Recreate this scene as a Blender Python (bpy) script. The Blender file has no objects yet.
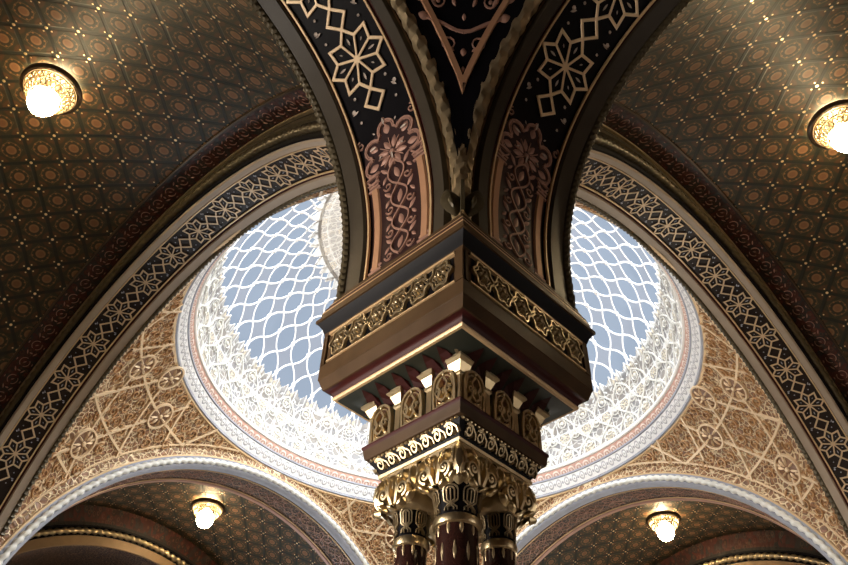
import bpy, math, random
from math import sin, cos, pi, radians as R_, sqrt, atan2
from mathutils import Vector, Matrix
random.seed(7)
scene = bpy.context.scene
COL = scene.collection
K = 0.6                                   # metres per working unit

# ------------------------------------------------------------------ camera
CX, CY, YAW, PITCH, ROLL, FPX = -4.5526, -4.1481, 0.78396, 0.80609, 0.03603, 799.72
PXS, PYS = 7.04, -32.25
cd = bpy.data.cameras.new('camera'); cam = bpy.data.objects.new('camera', cd); COL.objects.link(cam)
_d = Vector((cos(PITCH)*cos(YAW), cos(PITCH)*sin(YAW), sin(PITCH)))
_r = _d.cross(Vector((0, 0, 1))).normalized(); _u = _r.cross(_d)
_r2 = _r*cos(ROLL) + _u*sin(ROLL); _u2 = -_r*sin(ROLL) + _u*cos(ROLL)
_m = Matrix((_r2, _u2, -_d)).transposed().to_4x4(); _m.translation = Vector((CX, CY, 0))*K
cam.matrix_world = _m
cd.sensor_width = 36; cd.lens = 36*FPX/848
cd.shift_x = -PXS/848; cd.shift_y = PYS/848
cd.clip_start = 0.02; cd.clip_end = 200
scene.camera = cam

# ------------------------------------------------------------------ light
scene.view_settings.view_transform = 'Standard'; scene.view_settings.look = 'None'
scene.view_settings.gamma = 1; scene.view_settings.use_curve_mapping = False
scene.view_settings.exposure = 0.0
try:
    scene.cycles.use_denoising = True
    scene.cycles.max_bounces = 8; scene.cycles.transparent_max_bounces = 12
    scene.cycles.sample_clamp_indirect = 6
except Exception: pass
W = bpy.data.worlds.new('sky'); scene.world = W; W.use_nodes = True
bg = W.node_tree.nodes['Background']; bg.inputs[0].default_value = (0.72, 0.79, 0.91, 1); bg.inputs[1].default_value = 1.12
sl = bpy.data.lights.new('sun', 'SUN'); sl.energy = 64.0; sl.angle = R_(130); sl.color = (1, .97, .92)
sun = bpy.data.objects.new('sun', sl); COL.objects.link(sun)
_sd = Vector((0.22, 0.50, -0.84)).normalized()
sun.rotation_euler = _sd.to_track_quat('-Z', 'Y').to_euler(); sun.location = (0, 0, 20)
def added_area_light(loc, aim, energy, col):  # area lights added out of view to brighten the pillar and vaults
    wl = bpy.data.lights.new('window_light', 'AREA'); wl.shape = 'RECTANGLE'; wl.size = 3.0; wl.size_y = 3.6; wl.energy = energy; wl.spread = R_(104); wl.color = col
    wo = bpy.data.objects.new('window_light', wl); COL.objects.link(wo)
    wo.location = Vector(loc)*K; wo.rotation_euler = Vector(aim).to_track_quat('-Z', 'Y').to_euler()
added_area_light((-8.1, 3.2, 2.6), (1, -.25, .12), 265, (1, .90, .79))
added_area_light((3.2, -8.1, 2.6), (-.25, 1, .12), 16, (1, .90, .79))
added_area_light((6.53, 21.1, 2.6), (0, -1, .75), 215, (.90, .96, 1))
added_area_light((21.1, 6.53, 2.6), (-1, 0, .75), 190, (1, .93, .80))

# ------------------------------------------------------------------ node helpers
class NT:
    def __init__(s, name):
        s.m = bpy.data.materials.new(name); s.m.use_nodes = True; s.t = s.m.node_tree; s.n = s.t.nodes
        s.b = s.n['Principled BSDF']; s.out = s.n['Material Output']
    def put(s, sock, v):
        if isinstance(v, X): s.t.links.new(v.s, sock)
        elif isinstance(v, bpy.types.NodeSocket): s.t.links.new(v, sock)
        else: sock.default_value = v
    def math(s, op, *a, clamp=False):
        n = s.n.new('ShaderNodeMath'); n.operation = op; n.use_clamp = clamp
        for i, v in enumerate(a): s.put(n.inputs[i], v)
        return X(s, n.outputs[0])
    def uv(s):
        n = s.n.new('ShaderNodeUVMap'); n.uv_map = 'UVMap'
        e = s.n.new('ShaderNodeSeparateXYZ'); s.t.links.new(n.outputs[0], e.inputs[0])
        return X(s, e.outputs[0]), X(s, e.outputs[1])
    def obj(s):
        return s.n.new('ShaderNodeTexCoord').outputs['Object']
    def comb(s, x, y, z=0.0):
        n = s.n.new('ShaderNodeCombineXYZ')
        for i, v in enumerate((x, y, z)): s.put(n.inputs[i], v)
        return n.outputs[0]
    def noise(s, vec, scale, detail=3, rough=.5, dist=0, color=False):
        n = s.n.new('ShaderNodeTexNoise'); s.put(n.inputs['Vector'], vec)
        n.inputs['Scale'].default_value = scale; n.inputs['Detail'].default_value = detail
        n.inputs['Roughness'].default_value = rough; n.inputs['Distortion'].default_value = dist
        return n.outputs['Color'] if color else X(s, n.outputs[0])
    def vor(s, vec, scale, feature='F1', rnd=1.0):
        n = s.n.new('ShaderNodeTexVoronoi'); s.put(n.inputs['Vector'], vec); n.feature = feature
        n.inputs['Scale'].default_value = scale; n.inputs['Randomness'].default_value = rnd
        return n
    def mix(s, f, a, b):
        n = s.n.new('ShaderNodeMix'); n.data_type = 'RGBA'; n.clamp_factor = True
        s.put(n.inputs[0], f)
        for i, v in ((6, a), (7, b)):
            if isinstance(v, tuple) and len(v) == 3: v = v + (1,)
            s.put(n.inputs[i], v)
        return n.outputs[2]
    def less(s, a, b, soft=.02):
        # 1 where a<b
        n = s.n.new('ShaderNodeMapRange'); s.put(n.inputs[0], a)
        s.put(n.inputs[1], b-soft); s.put(n.inputs[2], b+soft); n.inputs[3].default_value = 1; n.inputs[4].default_value = 0
        return X(s, n.outputs[0])
    def bump(s, h, strength=.4, dist=.02):
        n = s.n.new('ShaderNodeBump'); s.put(n.inputs['Height'], h)
        n.inputs['Strength'].default_value = strength; n.inputs['Distance'].default_value = dist
        s.t.links.new(n.outputs[0], s.b.inputs['Normal'])
    def set(s, color=None, rough=None, metal=None, spec=None):
        if color is not None:
            if isinstance(color, tuple) and len(color) == 3: color = color+(1,)
            s.put(s.b.inputs['Base Color'], color)
        if rough is not None: s.put(s.b.inputs['Roughness'], rough)
        if metal is not None: s.put(s.b.inputs['Metallic'], metal)
        if spec is not None: s.put(s.b.inputs['Specular IOR Level'], spec)
        return s.m
class X:
    def __init__(s, nt, sock): s.nt = nt; s.s = sock
    def __add__(s, o): return s.nt.math('ADD', s, o)
    __radd__ = __add__
    def __sub__(s, o): return s.nt.math('SUBTRACT', s, o)
    def __rsub__(s, o): return s.nt.math('SUBTRACT', o, s)
    def __mul__(s, o): return s.nt.math('MULTIPLY', s, o)
    __rmul__ = __mul__
    def __truediv__(s, o): return s.nt.math('DIVIDE', s, o)
    def abs(s): return s.nt.math('ABSOLUTE', s)
    def fr(s): return s.nt.math('FRACT', s)
    def sin(s): return s.nt.math('SINE', s)
    def cos(s): return s.nt.math('COSINE', s)
    def max(s, o): return s.nt.math('MAXIMUM', s, o)
    def min(s, o): return s.nt.math('MINIMUM', s, o)
def hyp(a, b): return a.nt.math('SQRT', a*a+b*b)

def simple(name, col, rough=.5, metal=0, var=.25, scale=6, bump=0, spec=.4):
    t = NT(name); nz = t.noise(t.obj(), scale, 4)
    c2 = tuple(c*(1-var) for c in col); c3 = tuple(min(1, c*(1+var)) for c in col)
    if bump: t.bump(nz, bump, .02)
    return t.set(t.mix(nz, c2, c3), rough, metal, spec)

M = {}
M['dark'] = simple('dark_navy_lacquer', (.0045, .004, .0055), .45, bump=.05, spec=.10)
M['dark_red'] = simple('oxblood_paint', (.050, .010, .009), .45, spec=.15)
M['green'] = simple('dark_green_paint', (.020, .024, .018), .45)
M['grey'] = simple('taupe_stone', (.36, .285, .215), .55, var=.12)
M['grey_dark'] = simple('dark_taupe_stone', (.052, .042, .030), .4, var=.2, spec=.2)
M['pale'] = simple('pale_inlay', (.50, .42, .36), .5)
M['olive'] = simple('olive_bronze', (.085, .066, .036), .42, metal=.25, scale=20, bump=.3)
M['brown'] = simple('polished_brown_marble', (.074, .043, .022), .38, var=.4, scale=7, spec=.06)
M['gold'] = simple('bright_gilding', (.68, .55, .34), .32, metal=1.0, var=.25, scale=16, bump=.12)
M['gilt'] = simple('matt_gilt_paint', (.60, .41, .22), .42, metal=.2, var=.2, scale=8)
M['palegilt'] = simple('pale_gilt_paint', (.80, .60, .38), .42, metal=.2, var=.12)
M['medground'] = simple('russet_ground', (.22, .11, .055), .45, var=.4, scale=25)
M['maroon'] = simple('deep_maroon_paint', (.022, .006, .006), .5)
M['scroll'] = simple('russet_gilt_scroll', (.52, .30, .14), .42, metal=.25, var=.3)
M['stucco'] = simple('ivory_stucco', (.70, .68, .63), .6, var=.06)
M['bronze_gilt'] = simple('dull_bronze_gilt', (.26, .165, .085), .5, metal=.1)
M['panel_brown'] = simple('umber_black_panel', (.017, .009, .006), .5, var=.7, scale=22, spec=.2)
M['tangilt'] = simple('tan_gilt_paint', (.58, .42, .26), .42, metal=.15, var=.15)
M['niche'] = simple('deep_red_niche_paint', (.034, .007, .006), .5, spec=.15)
M['antique'] = simple('antique_gilding', (.46, .36, .22), .36, metal=.8, var=.35, scale=14, bump=.2)
M['copper'] = simple('copper_rose_paint', (.48, .26, .15), .45, metal=.25, var=.2)
M['rose'] = simple('dusty_rose_paint', (.36, .20, .15), .5, metal=.15)
M['blue'] = simple('blue_grey_paint', (.34, .35, .40), .5)
M['white'] = simple('white_plaster', (.86, .84, .80), .6, var=.06)
M['bead'] = simple('silvered_bead', (.70, .68, .62), .4, var=.15)
M['lattice'] = simple('white_lattice_bar', (.92, .92, .92), .5, var=.03)
M['floor'] = simple('floor_marble', (.34, .27, .20), .4, var=.3, scale=1.5)
M['wall'] = simple('wall_plaster', (.20, .13, .08), .7, var=.3, scale=3)
M['iron'] = simple('dark_bronze', (.07, .045, .025), .4, metal=.6)
M['marble'] = None

def mk_shaft():
    t = NT('red_veined_marble'); o = t.obj()
    n1 = t.noise(o, 9, 6, .65, 1.5)
    c = t.mix(n1, (.010, .006, .005), (.040, .013, .010))
    return t.set(c, .16, 0, .5)
M['marble'] = mk_shaft()

def mk_coffer():
    t = NT('stencilled_lattice_vault'); p, q = t.uv()
    s = (p+q)*.5; u = (p-q)*.5
    s = s+100.0; u = u+100.0
    ds = .5-((s.fr())-.5).abs(); du = .5-((u.fr())-.5).abs()      # distance to nearest rib
    rn = hyp(ds, du); cs = .5-ds; cu = .5-du; rc = hyp(cs, cu)
    nz = t.noise(t.obj(), 5, 4)
    ground = t.mix(nz, (.040, .031, .015), (.024, .026, .014))
    orange = t.less(rn, .33, .03)*(1.0-t.less(rn, .15, .02))
    c = t.mix(orange*.45, ground, (.12, .042, .014))
    # circle interlace in the cell
    ring = t.less((rc-.285).abs(), .012, .008)
    c = t.mix(ring*.55, c, (.20, .10, .035))
    dia = t.less(((cs+cu)-.36).abs(), .012, .008)
    c = t.mix(dia*.4, c, (.18, .11, .05))
    c = t.mix(t.less(rc, .165, .012), c, (.20, .105, .048))
    c = t.mix(t.less(rc, .105, .01)*.5, c, (.13, .055, .024))
    c = t.mix(t.less((rc-.185).abs(), .012, .006)*.8, c, (.03, .02, .01))
    d1 = hyp(cs-.27, cu); d2 = hyp(cs, cu-.27); d3 = hyp(cs-.19, cu-.19)
    sm = t.less(d1.min(d2).min(d3), .032, .01)
    c = t.mix(sm*.8, c, (.25, .12, .05))
    rib = t.less(ds.min(du), .062, .014)
    c = t.mix(rib*.92, c, (.014, .017, .012))
    stud = t.less(rn, .048, .008)
    sd = t.less(hyp(ds-.125, du-.125), .026, .008)
    g = stud.max(sd)
    c = t.mix(g, c, (.85, .62, .34))
    h = g*1.0 + rib*(-.6) + t.less(rc, .165, .02)*.4
    t.bump(h, .35, .02)
    rough = .58-g*.30
    return t.set(c, rough, g*.9, .35)
M['coffer'] = mk_coffer()

def mk_border():
    t = NT('red_floral_border'); p, q = t.uv()          # p along, q across 0..1
    v = t.vor(t.comb(p*9.0, q*4.5), 1.0, 'F1', .75)
    d = X(t, v.outputs['Distance']); cc = v.outputs['Color']
    e = t.n.new('ShaderNodeSeparateColor'); t.t.links.new(cc, e.inputs[0])
    base = t.mix(X(t, e.outputs[0]), (.022, .012, .009), (.075, .016, .010))
    base = t.mix(t.less(X(t, e.outputs[1]), .3, .02)*.8, base, (.02, .024, .022))
    base = t.mix(t.less((d-.33).abs(), .05, .03)*.6, base, (.12, .055, .028))
    edge = t.less(q, .09, .01).max(1.0-t.less(q, .92, .01))
    base = t.mix(edge, base, (.014, .011, .009))
    t.bump(d, .4, .02)
    return t.set(base, .5, .1, .35)
M['border'] = mk_border()

def mk_arab(name, dark, mid, lite, acc, sc, metal=.3, wv=1.0):
    t = NT(name); p, q = t.uv(); vec = t.comb(p, q)
    nz = t.noise(vec, sc*.5, 2, .5, 0, True)
    va = t.n.new('ShaderNodeVectorMath'); va.operation = 'MULTIPLY_ADD'
    t.t.links.new(nz, va.inputs[0]); va.inputs[1].default_value = (.9/sc*wv,)*3; t.t.links.new(vec, va.inputs[2])
    v = t.vor(va.outputs[0], sc, 'F1', .8); d = X(t, v.outputs['Distance'])
    spir = ((d*22.0).sin()*.5+.5)
    v2 = t.vor(va.outputs[0], sc*2.3, 'DISTANCE_TO_EDGE', 1.0); d2 = X(t, v2.outputs['Distance'])
    line = t.less(d2, .075, .04)
    e = t.n.new('ShaderNodeSeparateColor'); t.t.links.new(v.outputs['Color'], e.inputs[0])
    c = t.mix(X(t, e.outputs[0]), mid, acc)
    c = t.mix(spir*.55, c, dark)
    c = t.mix(line*.85, c, lite)
    c = t.mix(t.less(d, .12, .03)*.8, c, lite)
    t.bump(line*.7+spir*.5, .8, .02)
    return t.set(c, .42, line*metal, .45)
M['pend'] = mk_arab('gilded_arabesque_relief', (.07, .032, .014), (.42, .23, .105), (.88, .70, .44), (.29, .125, .055), 3.4)
M['pend_dark'] = mk_arab('dark_arabesque_panel', (.010, .008, .010), (.030, .012, .010), (.13, .07, .035), (.016, .018, .026), 6, .2)
M['arab_soft'] = mk_arab('brown_arabesque_soffit', (.03, .018, .014), (.11, .055, .04), (.34, .22, .14), (.05, .045, .055), 5, .2)

def mk_lace():
    t = NT('white_lace_stucco'); p, q = t.uv()      # p: repeats round the dome, q: rows
    a = (p*pi).sin(); w = q*2.0*pi*.5
    og = (p*(2*pi)).cos()*(q*pi).cos()              # ogee net
    net = t.less(og.abs(), .09, .05)
    fx = (p*1.0+100.0).fr()-.5; fy = (q+100.25).fr()-.5
    rr = hyp(fx, fy)
    th = t.math('ARCTAN2', fy, fx)
    ros = t.less((rr-.17-(th*6.0).cos()*.04).abs(), .03, .02)
    dot = t.less(rr, .07, .02)
    v = t.vor(t.comb(p*2.2, q*2.2), 1.6, 'DISTANCE_TO_EDGE', .9)
    ln = t.less(X(t, v.outputs['Distance']), .06, .03)
    e = t.noise(t.comb(p, q), 1.3, 2)
    ground = t.mix(e, (.19, .22, .28), (.36, .29, .20))
    c = t.mix(ln*.8, ground, (.66, .64, .60))
    c = t.mix(ros.max(dot), c, (.62, .54, .40))
    c = t.mix(net, c, (.72, .72, .71))
    t.bump(net+ln*.5+ros*.5, .5, .02)
    return t.set(c, .6, 0, .3)
M['lace'] = mk_lace()
def mk_backlit(src, name, f):
    m = M[src].copy(); m.name = name; nt = m.node_tree; out = nt.nodes['Material Output']; b = nt.nodes['Principled BSDF']
    tl = nt.nodes.new('ShaderNodeBsdfTranslucent'); tl.inputs[0].default_value = (.95, .93, .88, 1)
    mx = nt.nodes.new('ShaderNodeMixShader'); mx.inputs[0].default_value = f
    nt.links.new(b.outputs[0], mx.inputs[1]); nt.links.new(tl.outputs[0], mx.inputs[2]); nt.links.new(mx.outputs[0], out.inputs[0]); return m
M['medal'] = mk_backlit('lace', 'backlit_lace_medallion', .03)
M['crest'] = mk_backlit('lace', 'backlit_lace_crest', .12)
M['lattice'] = mk_backlit('lattice', 'white_lattice_bar_backlit', .05)

def mk_whiteband(name, base, deco, n=1.0, kind=0):
    t = NT(name); p, q = t.uv()
    fx = ((p+100.0).fr()-.5).abs(); fy = (q-.5).abs()
    if kind == 0:
        o = t.less((hyp(fx, fy*.9)-.27).abs(), .055, .03)
        o = o.max(t.less(hyp(fx-.5, fy*.9), .12, .03)).max(t.less(hyp(fx, fy), .08, .03))
    else:
        o = t.less((hyp(fx, q*.6)-.40).abs(), .07, .03).max(t.less(hyp(fx, q*.7-.18), .12, .04))
    c = t.mix(o*.85, base, deco)
    t.bump(o, .4, .02)
    return t.set(c, .6, 0, .3)
M['ringwhite'] = mk_whiteband('white_ring_ornament', (.86, .84, .82), (.42, .40, .42))
M['ringpink'] = mk_whiteband('pink_ring_ornament', (.62, .36, .28), (.86, .74, .66), kind=1)

def mk_glass():
    t = NT('pale_blue_skylight_glass'); a, b = t.uv()
    ra = t.math('ROUND', a); rb = t.math('ROUND', b)
    ba = ra-.095*(b*pi).sin()*(ra*pi).cos(); bb = rb-.095*(a*pi).sin()*(rb*pi).cos()
    ia = ra-t.math('LESS_THAN', a, ba); ib = rb-t.math('LESS_THAN', b, bb)
    par = ((ia+ib)*.5+50.0).fr()*2.0
    tr = t.n.new('ShaderNodeBsdfTransparent'); t.put(tr.inputs[0], t.mix(par, (.455, .505, .555), (.525, .53, .545)))
    gl = t.n.new('ShaderNodeBsdfTranslucent'); gl.inputs[0].default_value = (.55, .62, .72, 1)
    v = t.vor(t.obj(), 1.3, 'F1', 1.0)
    e = t.n.new('ShaderNodeSeparateColor'); t.t.links.new(v.outputs['Color'], e.inputs[0])
    f = X(t, e.outputs[0])*.006+.002
    mx = t.n.new('ShaderNodeMixShader'); t.put(mx.inputs[0], f)
    t.t.links.new(tr.outputs[0], mx.inputs[1]); t.t.links.new(gl.outputs[0], mx.inputs[2])
    t.t.links.new(mx.outputs[0], t.out.inputs[0])
    return t.m
M['glass'] = mk_glass()
def mk_emit(name, col, st):
    t = NT(name); t.set((.8, .7, .5), .4)
    t.b.inputs['Emission Color'].default_value = col+(1,); t.b.inputs['Emission Strength'].default_value = st
    return t.m
M['bulb'] = mk_emit('lit_lamp_globe', (1.0, .76, .44), 80.0)

# ------------------------------------------------------------------ mesh helpers
def vec(*a): return Vector(a)
class MB:
    def __init__(s): s.v = []; s.f = []; s.uv = []; s.mi = []
    def add(s, p): s.v.append((p[0], p[1], p[2])); return len(s.v)-1
    def face(s, idx, uvs=None, mi=0):
        s.f.append(tuple(idx)); s.uv.append(uvs or [(0, 0)]*len(idx)); s.mi.append(mi)
    def grid(s, fn, nu, nv, uvf=None, mi=0, wrap=False, cond=None):
        b = len(s.v)
        for i in range(nu+1):
            for j in range(nv+1): s.add(fn(i/nu, j/nv))
        for i in range(nu):
            for j in range(nv):
                q = [b+i*(nv+1)+j, b+(i+1)*(nv+1)+j, b+(i+1)*(nv+1)+j+1, b+i*(nv+1)+j+1]
                c = [(i/nu, j/nv), ((i+1)/nu, j/nv), ((i+1)/nu, (j+1)/nv), (i/nu, (j+1)/nv)]
                if uvf: c = [uvf(*x) for x in c]
                s.face(q, c, mi)
    def loft(s, rings, closed=True, cap0=False, cap1=False, mi=0):
        base = [[s.add(p) for p in r] for r in rings]; n = len(rings[0])
        for i in range(len(rings)-1):
            for j in range(n if closed else n-1):
                k = (j+1) % n
                m = mi[i] if isinstance(mi, (list, tuple)) else mi
                s.face([base[i][j], base[i][k], base[i+1][k], base[i+1][j]], [(j/n, i), ((j+1)/n, i), ((j+1)/n, i+1), (j/n, i+1)], m)
        if cap0: s.face(base[0][::-1])
        if cap1: s.face(base[-1])
    def lathe(s, prof, n=32, c=(0, 0), mi=0, cap0=False, cap1=False, uvrep=None):
        cx, cy = c
        rings = [[(cx+r*cos(2*pi*k/n), cy+r*sin(2*pi*k/n), z) for k in range(n)] for r, z in prof]
        s.loft(rings, True, cap0, cap1, mi)
    def sqlathe(s, prof, mi=0, cap0=False, cap1=False):
        rings = [[(-w, -w, z), (w, -w, z), (w, w, z), (-w, w, z)] for w, z in prof]
        s.loft(rings, True, cap0, cap1, mi)
    def tube(s, pts, r, n=8, closed=False, cap=True, up=None):
        P = [Vector(p) for p in pts]; N = len(P); rings = []
        prev = None
        for i in range(N):
            a = P[i-1] if (i or closed) else P[i]; b = P[(i+1) % N] if (i < N-1 or closed) else P[i]
            t = (b-a).normalized()
            if prev is None:
                ref = Vector(up) if up else (vec(0, 0, 1) if abs(t.z) < .9 else vec(1, 0, 0))
                prev = (ref - t*ref.dot(t)).normalized()
            else: prev = (prev - t*prev.dot(t)).normalized()
            bn = t.cross(prev); rr = r(i/(N-1)) if callable(r) else r
            rings.append([P[i]+prev*(rr*cos(2*pi*k/n))+bn*(rr*sin(2*pi*k/n)) for k in range(n)])
        if closed: rings.append(rings[0])
        s.loft(rings, True, cap and not closed, cap and not closed)
    def box(s, a, b, fn=None):
        fn = fn or (lambda x, y, z: (x, y, z))
        q = [s.add(fn(x, y, z)) for z in (a[2], b[2]) for y in (a[1], b[1]) for x in (a[0], b[0])]
        for f in ((0, 2, 3, 1), (4, 5, 7, 6), (0, 1, 5, 4), (2, 6, 7, 3), (0, 4, 6, 2), (1, 3, 7, 5)): s.face([q[i] for i in f], [(0, 0), (1, 0), (1, 1), (0, 1)])
    def ball(s, c, r, n=10, m=6, sc=(1, 1, 1)):
        c = Vector(c)
        rings = [[(c.x+r*sc[0]*sin(pi*(j+.001)/m)*cos(2*pi*k/n), c.y+r*sc[1]*sin(pi*(j+.001)/m)*sin(2*pi*k/n), c.z+r*sc[2]*cos(pi*(j+.001)/m)) for k in range(n)] for j in range(m+1)]
        s.loft(rings)
    # raised strap following a 2-D path on a surface fn(u,v,h)
    def strap(s, path, w, fn, h=.02, closed=False, maxlen=.15, base=-.01):
        p = [Vector(q).to_2d() for q in path]; q = []
        n = len(p); rng = range(n if closed else n-1)
        for i in rng:
            a, b = p[i], p[(i+1) % n]; k = max(1, int(math.ceil((b-a).length/maxlen)))
            for j in range(k): q.append(a.lerp(b, j/k))
        if not closed: q.append(p[-1])
        N = len(q); rows = []
        for i in range(N):
            a = q[i-1] if (i or closed) else None; b = q[(i+1) % N] if (i < N-1 or closed) else None
            d1 = (q[i]-a) if a is not None else None; d2 = (b-q[i]) if b is not None else None
            d1 = d1.normalized() if d1 is not None and d1.length > 1e-9 else None
            d2 = d2.normalized() if d2 is not None and d2.length > 1e-9 else None
            if d1 is None and d2 is None: d1 = Vector((1, 0))
            if d1 is None: d1 = d2
            if d2 is None: d2 = d1
            t = d1+d2; t = t.normalized() if t.length > 1e-6 else d1
            nn = Vector((-t.y, t.x)); cs_ = max(.45, nn.dot(Vector((-d1.y, d1.x)))); o = nn*(w*.5/cs_); o2 = o*.72
            rows.append([fn(q[i].x+o.x, q[i].y+o.y, base), fn(q[i].x+o2.x, q[i].y+o2.y, h), fn(q[i].x-o2.x, q[i].y-o2.y, h), fn(q[i].x-o.x, q[i].y-o.y, base)])
        if closed: rows.append(rows[0])
        s.loft(rows, False)
    def leaf(s, c, ln, wd, ang, fn, h=.03, n=8, base=-.005):
        # pointed domed leaf centred at c
        ca, sa = cos(ang), sin(ang); ring = []; mid = []
        for k in range(n*2):
            t = k/n*pi; x = cos(t)*ln*.5; y = sin(t)*wd*.5*(1-.55*abs(cos(t))**2)
            ring.append((c[0]+x*ca-y*sa, c[1]+x*sa+y*ca)); mid.append((c[0]+.5*(x*ca-y*sa), c[1]+.5*(x*sa+y*ca)))
        top = s.add(fn(c[0], c[1], h)); rr = [s.add(fn(a, b, base)) for a, b in ring]; mm = [s.add(fn(a, b, h*.8)) for a, b in mid]
        N = len(rr)
        for k in range(N):
            j = (k+1) % N
            s.face([rr[k], rr[j], mm[j], mm[k]]); s.face([mm[k], mm[j], top])
    def disc(s, c, r, fn, h=.03, n=16, base=-.005):
        top = s.add(fn(c[0], c[1], h)); a = []; b = []
        for k in range(n):
            t = 2*pi*k/n
            a.append(s.add(fn(c[0]+r*cos(t), c[1]+r*sin(t), base))); b.append(s.add(fn(c[0]+r*.7*cos(t), c[1]+r*.7*sin(t), h*.75)))
        for k in range(n):
            j = (k+1) % n
            s.face([a[k], a[j], b[j], b[k]]); s.face([b[k], b[j], top])
    def poly(s, pts, fn, h=0., center=None):
        c = center or (sum(p[0] for p in pts)/len(pts), sum(p[1] for p in pts)/len(pts))
        t = s.add(fn(c[0], c[1], h)); r = [s.add(fn(p[0], p[1], h)) for p in pts]
        for k in range(len(r)): s.face([r[k], r[(k+1) % len(r)], t])
    def build(s, name, mats, parent=None, angle=35, smooth=True):
        me = bpy.data.meshes.new(name)
        root = parent
        while root is not None and root.parent is not None: root = root.parent
        off = root.location if root is not None else Vector((0, 0, 0))
        me.from_pydata([tuple(Vector(v)*K-off) for v in s.v], [], s.f)
        uvl = me.uv_layers.new(name='UVMap'); k = 0; flat = []
        for u in s.uv:
            for c in u: flat += [c[0], c[1]]
        uvl.data.foreach_set('uv', flat)
        if not isinstance(mats, (list, tuple)): mats = [mats]
        for m in mats: me.materials.append(M[m])
        me.polygons.foreach_set('material_index', s.mi)
        me.polygons.foreach_set('use_smooth', [smooth]*len(s.f))
        me.update()
        if smooth:
            try: me.set_sharp_from_angle(angle=R_(angle))
            except Exception: pass
        o = bpy.data.objects.new(name, me); COL.objects.link(o)
        if parent is not None: o.parent = parent
        return o
def thing(name, loc, label, cat, group=None):
    o = bpy.data.objects.new(name, None); COL.objects.link(o); o.location = Vector(loc)*K
    o.empty_display_size = .1
    o['label'] = label; o['category'] = cat
    if group: o['group'] = group
    return o
def struct(o, label=None):
    o['kind'] = 'structure'
    if label: o['label'] = label
    return o
def arc(c, r, a0, a1, n=12):
    return [(c[0]+r*cos(R_(a0+(a1-a0)*k/n)), c[1]+r*sin(R_(a0+(a1-a0)*k/n))) for k in range(n+1)]
def circ(c, r, n=16): return [(c[0]+r*cos(2*pi*k/n), c[1]+r*sin(2*pi*k/n)) for k in range(n)]
def spiral(c, r0, r1, a0, turns, n=20):
    return [(c[0]+(r0+(r1-r0)*k/n)*cos(a0+turns*2*pi*k/n), c[1]+(r0+(r1-r0)*k/n)*sin(a0+turns*2*pi*k/n)) for k in range(n+1)]

# ------------------------------------------------------------------ main dimensions (units)
S = 13.069; H = S/2; ZA = 4.97; RN = 6.60; RF = 6.12; RB = 7.28
FLOOR = -2.7; TOP = 12.75; OUT = 8.4
AR, AZ, AX = 3.70, 5.97, -4.55
CSP = .405

# ================================================================== STRUCTURE
m = MB(); m.box((-OUT, -OUT, FLOOR-.2), (S+OUT, S+OUT, FLOOR)); struct(m.build('floor', 'floor'), 'stone floor of the hall')
for nm, a, b in (('wall_left', (-OUT-.3, -OUT, FLOOR), (-OUT, S+OUT, TOP)), ('wall_right', (-OUT, -OUT-.3, FLOOR), (S+OUT, -OUT, TOP)),
                 ('wall_back', (-OUT, S+OUT, FLOOR), (S+OUT, S+OUT+.3, TOP)), ('wall_far_right', (S+OUT, -OUT, FLOOR), (S+OUT+.3, S+OUT, TOP))):
    m = MB(); m.box(a, b); struct(m.build(nm, 'wall'))
# roof deck with the round opening for the dome
m = MB(); n = 64
def sqpt(t):
    c, s_ = cos(t), sin(t); k = (H+OUT)/max(abs(c), abs(s_)); return (H+k*c, H+k*s_, TOP)
m.loft([[(H+5.83*cos(2*pi*k/n), H+5.83*sin(2*pi*k/n), TOP) for k in range(n)], [sqpt(2*pi*k/n) for k in range(n)]])
struct(m.build('ceiling', 'wall'))

def barrel(name, place, x0, x1, th=52, off=0.0):
    # place(d, y, z): d = distance outwards from the arch plane, y along the span
    m = MB(); nu, nv = 12, 60
    def fn(u, v):
        d = x0+(x1-x0)*u; t = R_(-th+2*th*v); return place(d, H+RB*sin(t), ZA+RB*cos(t))
    def uvf(u, v):
        d = x0+(x1-x0)*u; t = R_(-th+2*th*v); return ((d-2.39+off)/CSP, (t*RB)/CSP)
    m.grid(fn, nu, nv, uvf)
    return struct(m.build(name, 'coffer'), None)
PL = {'left': lambda d, y, z: (-d, y, z), 'right': lambda d, y, z: (y, -d, z),
      'far_left': lambda d, y, z: (y, S+d, z), 'far_right': lambda d, y, z: (S+d, y, z)}
for k in ('left', 'right'):
    barrel('ceiling_vault_'+k, PL[k], 1.16, OUT)
for k in ('far_left', 'far_right'):
    barrel('ceiling_vault_'+k, PL[k], 1.16, OUT, 62)

# arched windows added out of view, one behind each added area light
def added_window(n, fn, c):
    pts = [(c-1.8, 0.0), (c+1.8, 0.0), (c+1.8, 4.0)]+arc((c, 4.0), 1.8, 0, 180, 16)+[(c-1.8, 4.0)]
    m = MB(); m.strap(pts, .3, fn, .16, True); o = struct(m.build('window_%d' % n, 'grey'), 'arched window in the outer wall')
    m = MB(); m.poly(pts, fn, .02); m.build('pane', 'lattice', o)
    m = MB()
    for y in (c-.9, c, c+.9): m.strap([(y, 0), (y, 5.4)], .07, fn, .06)
    for z in (1.2, 2.4, 3.6): m.strap([(c-1.8, z), (c+1.8, z)], .07, fn, .06)
    m.build('glazing_bar', 'iron', o)
added_window(1, lambda y, z, h: (-OUT+.02+h, y, z), 3.2)
added_window(2, lambda y, z, h: (y, -OUT+.02+h, z), 3.2)
added_window(3, lambda y, z, h: (y, S+OUT-.02-h, z), H)
added_window(4, lambda y, z, h: (S+OUT-.02-h, y, z), H)

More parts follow.
